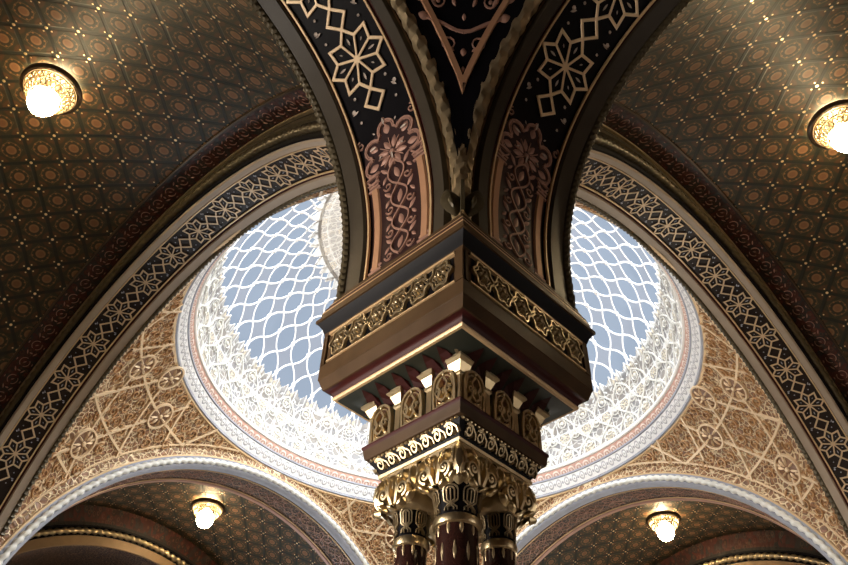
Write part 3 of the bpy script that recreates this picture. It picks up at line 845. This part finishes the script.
# ------------------------------------------------------------------ aisle pendentive above the pillar
APR = sqrt(AR**2+3.75**2)
def aisle_pend():
    c = Vector((AX, AX, AZ))
    def pt(az, el, h=0.0):
        r = APR-h; return (c.x+r*cos(el)*cos(az), c.y+r*cos(el)*sin(az), c.z+r*sin(el))
    t = thing('pendentive', (-.9, -.9, 6.4), 'small dark painted pendentive wedged between the two arches above the pillar', 'pendentive')
    def elmin(az):
        m_ = max(cos(az), sin(az)); v = (3.75-.03)/APR/m_; return math.acos(v) if v < 1 else 0
    elt = R_(44.2)
    m = MB(); m.grid(lambda u, v: pt(R_(2+86*u), min(elt-.002, elmin(R_(2+86*u)))*(1-v)+elt*v), 50, 20, lambda u, v: (R_(86*u)*4, v*4)); m.build('painted_ground', 'dark', t)
    # surface map: (a,b) = offset across the diagonal, height above springing
    def fn(a, b, h):
        el = math.asin(max(-1, min(.99, b/APR))); return pt(pi/4+a/(APR*cos(el)), el, h)
    # V border parallel to the ropes
    def edge(off, z):      # a where the sphere meets the plane y = -off at height z
        hz = sqrt(max(1e-6, APR**2-z*z)); s_ = max(-1, min(1, (-off-AX)/hz)); az = math.asin(s_)
        return (az-pi/4)*hz
    def vee(off, w, mat, name, hh=.03):
        zs = [z*.04 for z in range(5, 95)]
        L = [(edge(off, z), z) for z in zs if edge(off, z) > 0.0]
        m = MB(); path = L[::-1]+[(-a, z) for a, z in L]
        if L:
            z0 = L[0][1]-.05
            m.strap([(a, z) for a, z in L[::-1]]+[(0, z0)]+[(-a, z) for a, z in L], w, fn, hh, maxlen=.1); m.build(name, mat, t)
    vee(1.0, .085, 'copper', 'copper_border'); vee(1.80, .06, 'copper', 'inner_chevron')
    m = MB(); fill = [(0, 1.80, .10, .05, pi/2), (0, 2.02, .12, .10, pi/2), (.13, 2.05, .13, .06, .7), (-.13, 2.05, .13, .06, -.7)]
    for x, z, l, w, an in fill: m.leaf((x, z), l, w, an, fn, .02)
    for q in (1, -1):
        m.strap([(q*.42, 2.42), (q*.25, 2.36), (q*.08, 2.28), (0, 2.27)], .05, fn, .02); m.leaf((q*.46, 2.43), .16, .13, .3*q, fn, .02)
        m.strap(spiral((q*.55, 2.83), .13, .03, 0, 1.3*q), .025, fn, .02); m.leaf((q*.36, 2.62), .16, .07, 1*q, fn, .02); m.strap(circ((q*.17, 2.12), .07, 10), .018, fn, .02, True)
        m.leaf((q*.25, 2.88), .2, .08, .4*q, fn, .02)
    m.leaf((0, 2.45), .1, .06, pi/2, fn, .02)
    for q in (1, -1):
        for x, z, r in ((.30, 2.62, .07), (.62, 3.05, .09), (.48, 2.72, .05), (.80, 3.30, .08)): m.strap(circ((q*x, z), r, 12), .02, fn, .02, True); m.disc((q*x, z), r*.4, fn, .02, 8)
        for x, z, an in ((.12, 2.62, 1.2), (.20, 2.80, .5), (.35, 2.80, 2.2), (.42, 3.0, .9), (.52, 2.62, .3), (.30, 3.02, 1.6), (.66, 2.85, 2.0), (.72, 3.12, .6), (.58, 3.22, 1.4)): m.leaf((q*x, z), .15, .055, an if q > 0 else pi-an, fn, .02)
    m.build('painted_flowers', 'rose', t)
    # corner shaft below and its trefoil foot
    m = MB(); n = 40; rings = []
    for i in range(n+1):
        z = 5.72+1.0*i/n
        rings.append([(-.82+.075*(1+.16*cos(5*a-2*pi*z/.30))*cos(a), -.82+.075*(1+.16*cos(5*a-2*pi*z/.30))*sin(a), z) for a in [2*pi*k/12 for k in range(12)]])
    m.loft(rings, True, True, True); m.build('corner_rope', 'antique', t, 60)
    m = MB(); g = lambda a, b, h: (-.90+a*.707-h*.707, -.90-a*.707-h*.707, b)
    for q in (1, -1):
        m.leaf((q*.105, 5.75), .40, .21, pi/2-.22*q, g, .05, 10); m.leaf((q*.105, 5.72), .24, .09, pi/2-.22*q, g, .075, 8)
    m.strap([(0, 5.56), (0, 6.0)], .05, g, .08)
    m.build('trefoil_foot', 'olive', t)
aisle_pend()

# ------------------------------------------------------------------ pillar
pil = thing('clustered_pillar', (0, 0, FLOOR), 'dark square-headed pillar with gilded brackets on four red marble shafts, in the middle', 'pillar')
A_ = .25
def rot(k, u, n, z):
    for _ in range(k): u, n = u, n
    if k == 0: return (u, -n, z)
    if k == 1: return (n, u, z)
    if k == 2: return (-u, n, z)
    return (-n, -u, z)
def fface(k, n0): return lambda u, z, h: rot(k, u, n0+h, z)
cols = [((-A_, -A_), .165, .190), ((-A_, A_), .128, .150), ((A_, -A_), .128, .150), ((A_, A_), .128, .150)]
for (c, r, rb) in cols:
    m = MB(); m.lathe([(r*1.0, FLOOR+.35), (r*1.02, 1.0), (r, 2.97)], 28, c); sh = m.build('shaft', 'marble', pil)
    cyl = lambda a, z, h, c=c, r=r: (c[0]+(r+h)*cos(a/r), c[1]+(r+h)*sin(a/r), z)
    m = MB(); nn = 10
    for k in range(nn):
        a = 2*pi*r*(k+.5)/nn; w = 2*pi*r/nn
        m.leaf((a, 2.90), .13, w*.42, pi/2, cyl, .006); m.leaf((a+w/2, 2.72), .20, w*.36, pi/2, cyl, .006)
        m.leaf((a, 2.52), .13, w*.42, pi/2, cyl, .006)
    m.build('gilt_dart', 'antique', sh)
    m = MB(); m.lathe([(r*1.5, FLOOR), (r*1.5, FLOOR+.15), (r*1.3, FLOOR+.2), (r*1.35, FLOOR+.28), (r*1.05, FLOOR+.36)], 28, c); m.build('base', 'brown', pil)
    m = MB(); m.lathe([(r, 2.935), (r*1.12, 2.945), (r*1.17, 2.975), (r*1.12, 3.005), (r*1.02, 3.015)], 28, c); m.build('neck_ring', 'gold', pil)
    m = MB(); m.lathe([(r*1.0, 3.0), (r*1.02, 3.10), (r*1.10, 3.20), (r*1.25, 3.27)], 28, c); bk = m.build('capital_bell', 'dark', pil)
    bell = lambda a, z, h, c=c, r=r: (c[0]+(r*(1.01+.09*max(0, (z-3.08)/.1)**1.5)+h)*cos(a/r), c[1]+(r*(1.01+.09*max(0, (z-3.08)/.1)**1.5)+h)*sin(a/r), z)
    m = MB(); nb = 7; w = 2*pi*r/nb
    for k in range(nb):
        a = w*k
        for d in (.36, .19):
            x = w*d
            m.strap([(a-x, 3.115), (a-x, 3.19)]+[(a-x*cos(R_(q)), 3.19+.045*(d/.36)*sin(R_(q))) for q in (30, 60, 90, 120, 150)]+[(a+x, 3.19), (a+x, 3.115)], .011, bell, .012, maxlen=.03)
            m.strap([(a-x, 3.115), (a-x+w*.5, 3.055), (a-x+w*.5, 3.03)], .011, bell, .012, maxlen=.03)
            m.strap([(a+x, 3.115), (a+x-w*.5, 3.055), (a+x-w*.5, 3.03)], .011, bell, .014, maxlen=.03)
        m.strap([(a, 3.10), (a, 3.20)], .009, bell, .012)
    m.build('interlace_relief', 'antique', bk)
    # cushion block with leaves and volutes
    sx, sy = (1 if c[0] > 0 else -1), (1 if c[1] > 0 else -1)
    cc = (sx*.235, sy*.235)
    def se(hs, p, z, cc=cc):
        out = []
        for k in range(32):
            a = 2*pi*k/32; ca, sa = cos(a), sin(a); q = (abs(ca)**p+abs(sa)**p)**(-1/p); out.append((cc[0]+hs*q*ca, cc[1]+hs*q*sa, z))
        return out
    m = MB(); m.loft([se(.15, 2, 3.22), se(.19, 3, 3.245), se(.215, 5, 3.29), se(.222, 8, 3.36), se(.216, 9, 3.45), se(.222, 12, 3.56)], True, True, True)
    cu = m.build('cushion_block', 'antique', pil, 50)
    m = MB()
    for k in range(4):
        # only the two outward faces carry ornament
        nx, ny = [(0, -1), (1, 0), (0, 1), (-1, 0)][k]
        if nx*sx+ny*sy < .5: continue
        ucen = {0: cc[0], 1: cc[1], 2: -cc[0], 3: -cc[1]}[k]
        f = lambda u, z, h, k=k, ucen=ucen: rot(k, ucen+u, .448+h+.02*sin(min(1, max(0, (3.5-z)/.25))*pi), z)
        for q in (1, -1):
            m.strap([(q*.02, 3.24), (q*.05, 3.33), (q*.045, 3.42), (q*.07, 3.50), (q*.10, 3.52)], .036, f, .045, maxlen=.03)
            m.strap(spiral((q*.105, 3.345), .065, .012, -pi/2 if q > 0 else -pi/2, 1.5*q, 22), .024, f, .045)
            m.disc((q*.105, 3.345), .022, f, .06, 8)
            m.leaf((q*.10, 3.475), .15, .06, pi/2-.5*q, f, .06); m.leaf((q*.045, 3.49), .10, .045, pi/2+.3*q, f, .05)
            m.leaf((q*.19, 3.44), .24, .07, pi/2+.12*q, f, .05); m.leaf((q*.165, 3.27), .14, .06, pi/2-.9*q, f, .05)
            m.leaf((q*.06, 3.245), .13, .05, .5*q, f, .05)
        m.leaf((0, 3.42), .20, .05, pi/2, f, .05)
    # long leaf on the outer corner
    d = Vector((sx, sy, 0)).normalized()
    g = lambda a, b, h: Vector((sx*.452, sy*.452, b))+Vector((-d.y, d.x, 0))*a+d*(h-.02+.02*sin(min(1, max(0, (3.56-b)/.3))*pi))
    m.leaf((0, 3.39), .36, .11, pi/2, g, .05, 10); m.leaf((0, 3.24), .10, .09, pi/2, g, .06)
    m.build('acanthus_relief', 'gold', cu)
# scroll frieze above the capitals
m = MB(); m.sqlathe([(.445, 3.555), (.465, 3.565), (.47, 3.59), (.455, 3.605)]); m.build('gilt_fillet', 'gold', pil)
m = MB(); m.sqlathe([(.455, 3.60), (.47, 3.63), (.53, 3.72)]); fz_ = m.build('scroll_frieze', 'dark', pil)
m = MB()
for k in range(4):
    f = lambda u, z, h, k=k: rot(k, u*(.86+.45*(z-3.60)), .458+(z-3.60)*.58+h, z-h*.5)
    for i in range(7):
        u = -.45+.15*i; s_ = 1
        m.strap(spiral((u, 3.665), .05, .012, pi*.75, -1.4, 16), .018, f, .022); m.strap([(u-.045, 3.70), (u+.03, 3.705), (u+.09, 3.665), (u+.10, 3.625)], .018, f, .022)
        m.leaf((u+.055, 3.64), .06, .03, .8, f, .025, 5)
m.build('running_scroll', 'antique', fz_)
m = MB(); nb = 22
for k in range(4):
    for i in range(nb):
        u = -.52+1.04*(i+.5)/nb; m.ball(rot(k, u, .53, 3.725), .016, 6, 4, (1.3, 1.3, .8))
m.build('bead_row', 'gold', pil)
m = MB(); m.sqlathe([(.50, 3.72), (.555, 3.74), (.565, 3.76), (.575, 3.83), (.585, 3.845), (.585, 3.865), (.55, 3.87), (.50, 3.88)], mi=[0, 0, 0, 1, 1, 1, 0]); m.build('abacus', ['brown', 'dark_red'], pil)
# bracket stage
m = MB(); m.sqlathe([(.515, 3.86), (.515, 4.22), (.60, 4.30), (.70, 4.34), (.785, 4.352)]); m.build('bracket_core', 'green', pil)
UB = [-.57, -.19, .19, .57]
for k in range(4):
    f0 = fface(k, .515)
    for i in range(3):
        uc = (UB[i]+UB[i+1])/2
        f = lambda u, z, h, k=k, uc=uc: rot(k, uc+u, .532+h+(z-3.88)*.05, z)
        m = MB()
        out = [(-.115, 3.885), (.115, 3.885), (.12, 4.02), (.115, 4.10)]+arc((0, 4.10), .115, 0, 180, 8)[1:-1]+[(-.115, 4.10), (-.12, 4.02)]
        m.poly(out, f, .0); pn = m.build('relief_panel', 'dark_red', pil)
        m = MB(); m.strap(out, .03, f, .03, True)
        inn = [(u_*.78, 4.03+(z_-4.03)*.80) for u_, z_ in out]; m.strap(inn, .016, f, .02, True)
        for q in (1, -1):
            m.strap([(0, 3.92), (q*.05, 3.96), (q*.025, 4.02), (q*.055, 4.08), (q*.02, 4.14)], .028, f, .045, maxlen=.03)
            m.strap(spiral((q*.06, 4.02), .035, .008, 0, 1.3*q, 12), .018, f, .04); m.leaf((q*.055, 4.12), .07, .03, pi/2-.6*q, f, .03, 5); m.leaf((q*.06, 3.93), .06, .03, .5*q, f, .03, 5)
        m.leaf((0, 4.03), .14, .05, pi/2, f, .045, 6); m.leaf((0, 4.20), .09, .06, pi/2, f, .04, 6)
        m.build('gilt_shield', 'gold', pn)
        # red pointed niche in the hollow above
        m = MB()
        for uu in (-.085, .085):
            q = [rot(k, uc+uu-.075, .520, 4.215), rot(k, uc+uu+.075, .520, 4.215), rot(k, uc+uu+.07, .60, 4.294), rot(k, uc+uu+.045, .67, 4.320), rot(k, uc+uu, .755, 4.342), rot(k, uc+uu-.045, .67, 4.320), rot(k, uc+uu-.07, .60, 4.294)]
            m.face([m.add(p) for p in q])
        m.build('red_niche', 'niche', pil, smooth=False)
def bracket(k, u, corner):
    m = MB()
    if corner:
        fx = lambda w0, w1: None
        sg = {0: (-1, -1), 1: (1, -1), 2: (1, 1), 3: (-1, 1)}[k]
        secs = [(.545, .10, 3.87), (.545, .10, 4.13), (.555, .115, 4.14), (.555, .115, 4.165), (.548, .105, 4.17), (.585, .145, 4.245), (.615, .175, 4.27), (.615, .175, 4.295), (.59, .15, 4.305)]
        rings = [[(sg[0]*w, sg[1]*w, z), (sg[0]*(w-d), sg[1]*w, z), (sg[0]*(w-d), sg[1]*(w-d), z), (sg[0]*w, sg[1]*(w-d), z)] for w, d, z in secs]
        m.loft(rings, True, True, True)
    else:
        secs = [(.03, .03, 3.87), (.03, .03, 4.12), (.045, .045, 4.135), (.045, .045, 4.16), (.034, .035, 4.165), (.065, .07, 4.245), (.09, .10, 4.27), (.09, .10, 4.295), (.06, .07, 4.305)]
        rings = [[rot(k, u-a, .515, z), rot(k, u-a, .515+b, z), rot(k, u+a, .515+b, z), rot(k, u+a, .515, z)] for a, b, z in secs]
        m.loft(rings, True, True, True)
    o = m.build('bracket', 'gold', pil, 20)
    m = MB(); n0 = .60 if not corner else .62
    f = lambda a, b, h: rot(k, u+a, n0-.04+h, b)
    m.leaf((0, 4.32), .11, .10, pi/2, f, .03); m.leaf((-.05, 4.31), .07, .05, pi/2+.5, f, .02); m.leaf((.05, 4.31), .07, .05, pi/2-.5, f, .02)
    m.build('bracket_leaf', 'antique', o)
for k in range(4):
    for i, u in enumerate(UB):
        if i == 3: continue
        bracket(k, u if i else -.57, i == 0)
# block above
m = MB(); m.sqlathe([(.775, 4.35), (.80, 4.352), (.812, 4.37), (.805, 4.39)]); m.build('gilt_fillet', 'gilt', pil)
m = MB(); m.sqlathe([(.805, 4.385), (.815, 4.42), (.845, 4.45), (.868, 4.458)]); m.build('red_cove', 'dark_red', pil)
m = MB(); m.sqlathe([(.868, 4.455), (.88, 4.46), (.915, 4.565), (.922, 4.572), (.922, 4.735), (.905, 4.74), (.905, 5.10), (.92, 5.105), (.925, 5.14)]); blk = m.build('block', 'brown', pil, 20)
m = MB(); m.sqlathe([(.92, 5.135), (.93, 5.15), (.945, 5.20), (.985, 5.27), (1.0, 5.275), (1.0, 5.31), (.96, 5.33)], mi=[0, 0, 0, 1, 1, 1]); m.build('cornice', ['dark', 'brown'], pil)
m = MB(); m.sqlathe([(.97, 5.31), (.965, 5.40), (.96, 5.425), (.95, 5.435), (.945, 5.47), (.925, 5.48), (.92, 5.52), (.91, 5.545), (.90, 5.555), (.895, 5.61), (.87, 5.63), (.0, 5.63)], mi=[0, 1, 0, 2, 0, 0, 1, 0, 0, 0, 0, 0]); m.build('plinth_moulding', ['brown', 'gilt', 'dark_red'], pil)
for k in range(4):
    f = lambda u, z, h, k=k: rot(k, u, .907+h, z)
    m = MB(); m.grid(lambda a, b: f(-.80+1.6*a, 4.775+.30*b, .004), 2, 1); pn = m.build('medallion_panel', 'dark', pil)
    m = MB(); m.strap([(-.83, 5.095), (.83, 5.095)], .035, f, .03); m.strap([(-.83, 4.752), (.83, 4.752)], .022, f, .025)
    m.build('gilt_fillet', 'gilt', pn)
    m = MB()
    for sg in (1, -1): m.box((sg*.83-(.03 if sg < 0 else .0), 0, 4.74), (sg*.83+(.03 if sg > 0 else 0)+(.06 if sg > 0 else -.06), .02, 5.10), lambda x, y, z: f(x, z, y))
    m.build('panel_stile', 'brown', pn)
    m = MB()
    for i in range(6):
        c = (-.665+.266*i, 4.925)
        lob = []
        for q in range(32):
            a = 2*pi*q/32; rr = .118+.016*cos(6*a); lob.append((c[0]+rr*cos(a)*1.02, c[1]+rr*sin(a)*1.15))
        m.strap(lob, .026, f, .035, True); m.strap([(c[0]+(x-c[0])*.72, c[1]+(y-c[1])*.72) for x, y in lob], .016, f, .025, True)
        for q in range(6): m.leaf((c[0]+.045*cos(q*pi/3), c[1]+.05*sin(q*pi/3)), .08, .04, q*pi/3, f, .05, 5)
        m.disc(c, .03, f, .065, 10)
        if i < 5: m.disc((c[0]+.133, c[1]), .03, f, .03, 8)
    m.build('medallion', 'antique', pn)
# side scrolls sitting on the block at the back corners
m = MB()
for sx, sy in ((-1, 1), (1, -1)):
    for r0, zc_ in ((.09, 5.72), (.06, 5.90)):
        pts = [(sx*.86, sy*(.86)+0*a, zc_+b) for a, b in circ((0, 0), r0, 12)]
        d = Vector((1, 1, 0)).normalized()
        m.tube([Vector((sx*.86, sy*.86, zc_))+d*a*1.0+vec(0, 0, b) for a, b in spiral((0, 0), r0, .02, -pi/2, 1.4, 18)], .03, 6)
m.build('corner_scroll', 'olive', pil)

# ------------------------------------------------------------------ vault lamps
LAMP_W = 45.0
def lamp(c, label):
    c = Vector(c); t = thing('vault_lamp', tuple(c), label, 'lamp', 'lit vault lamps')
    q = (c.x, c.y); z = c.z
    m = MB(); m.lathe([(.43, z+.10), (.51, z+.10), (.535, z+.06), (.53, z+.01), (.50, z-.02), (.46, z-.02), (.44, z+.01), (.43, z+.06)], 40, q); m.build('rim', 'iron', t)
    m = MB(); m.lathe([(.01, z+.125), (.08, z+.13), (.13, z+.17), (.14, z+.28)], 20, q); m.build('ceiling_rose', 'iron', t)
    m = MB()
    for k in range(3): a = 2*pi*k/3; m.tube([(c.x+.48*cos(a), c.y+.48*sin(a), z+.05), (c.x+.12*cos(a), c.y+.12*sin(a), z+.16)], .012, 5)
    m.build('strut', 'iron', t)
    pl = bpy.data.lights.new('lamp_bulb', 'POINT'); pl.energy = LAMP_W; pl.color = (1, .74, .40); pl.shadow_soft_size = .03
    po = bpy.data.objects.new('lamp_bulb', pl); COL.objects.link(po); po.parent = t; po.location = (0, 0, .03*K)
    m = MB(); n = 26
    prof = [(.435, -.03), (.415, -.10), (.36, -.19), (.29, -.27)]
    for k in range(n):
        for s_ in (1, -1):
            m.tube([(c.x+r*cos(2*pi*k/n+s_*i*.16), c.y+r*sin(2*pi*k/n+s_*i*.16), z+zz) for i, (r, zz) in enumerate(prof)], .011, 4)
    for r, zz in ((.435, -.04), (.39, -.145), (.29, -.27)):
        m.tube([(c.x+r*cos(2*pi*k/32), c.y+r*sin(2*pi*k/32), z+zz) for k in range(32)], .016, 5, True)
    m.build('wire_basket', 'antique', t)
    m = MB(); m.lathe([(.001, z-.60), (.10, z-.59), (.19, z-.53), (.245, z-.43), (.255, z-.34), (.23, z-.22), (.17, z-.10), (.06, z+.0)], 28, q, cap1=True); m.build('globe', 'bulb', t, 60)
    return t
ZL = ZA+RB-.19
lamp((-3.75, H-.18, ZL), 'lit vault lamp at the top left, in the dark left vault')
lamp((H-.22, -3.53, ZL), 'lit vault lamp cut by the right edge, in the dark right vault')
lamp((H+.50, S+3.62, ZL), 'small lit vault lamp at the bottom left, beyond the beaded arch')
lamp((S+3.66, H+.10, ZL), 'small lit vault lamp at the bottom right, beyond the beaded arch')
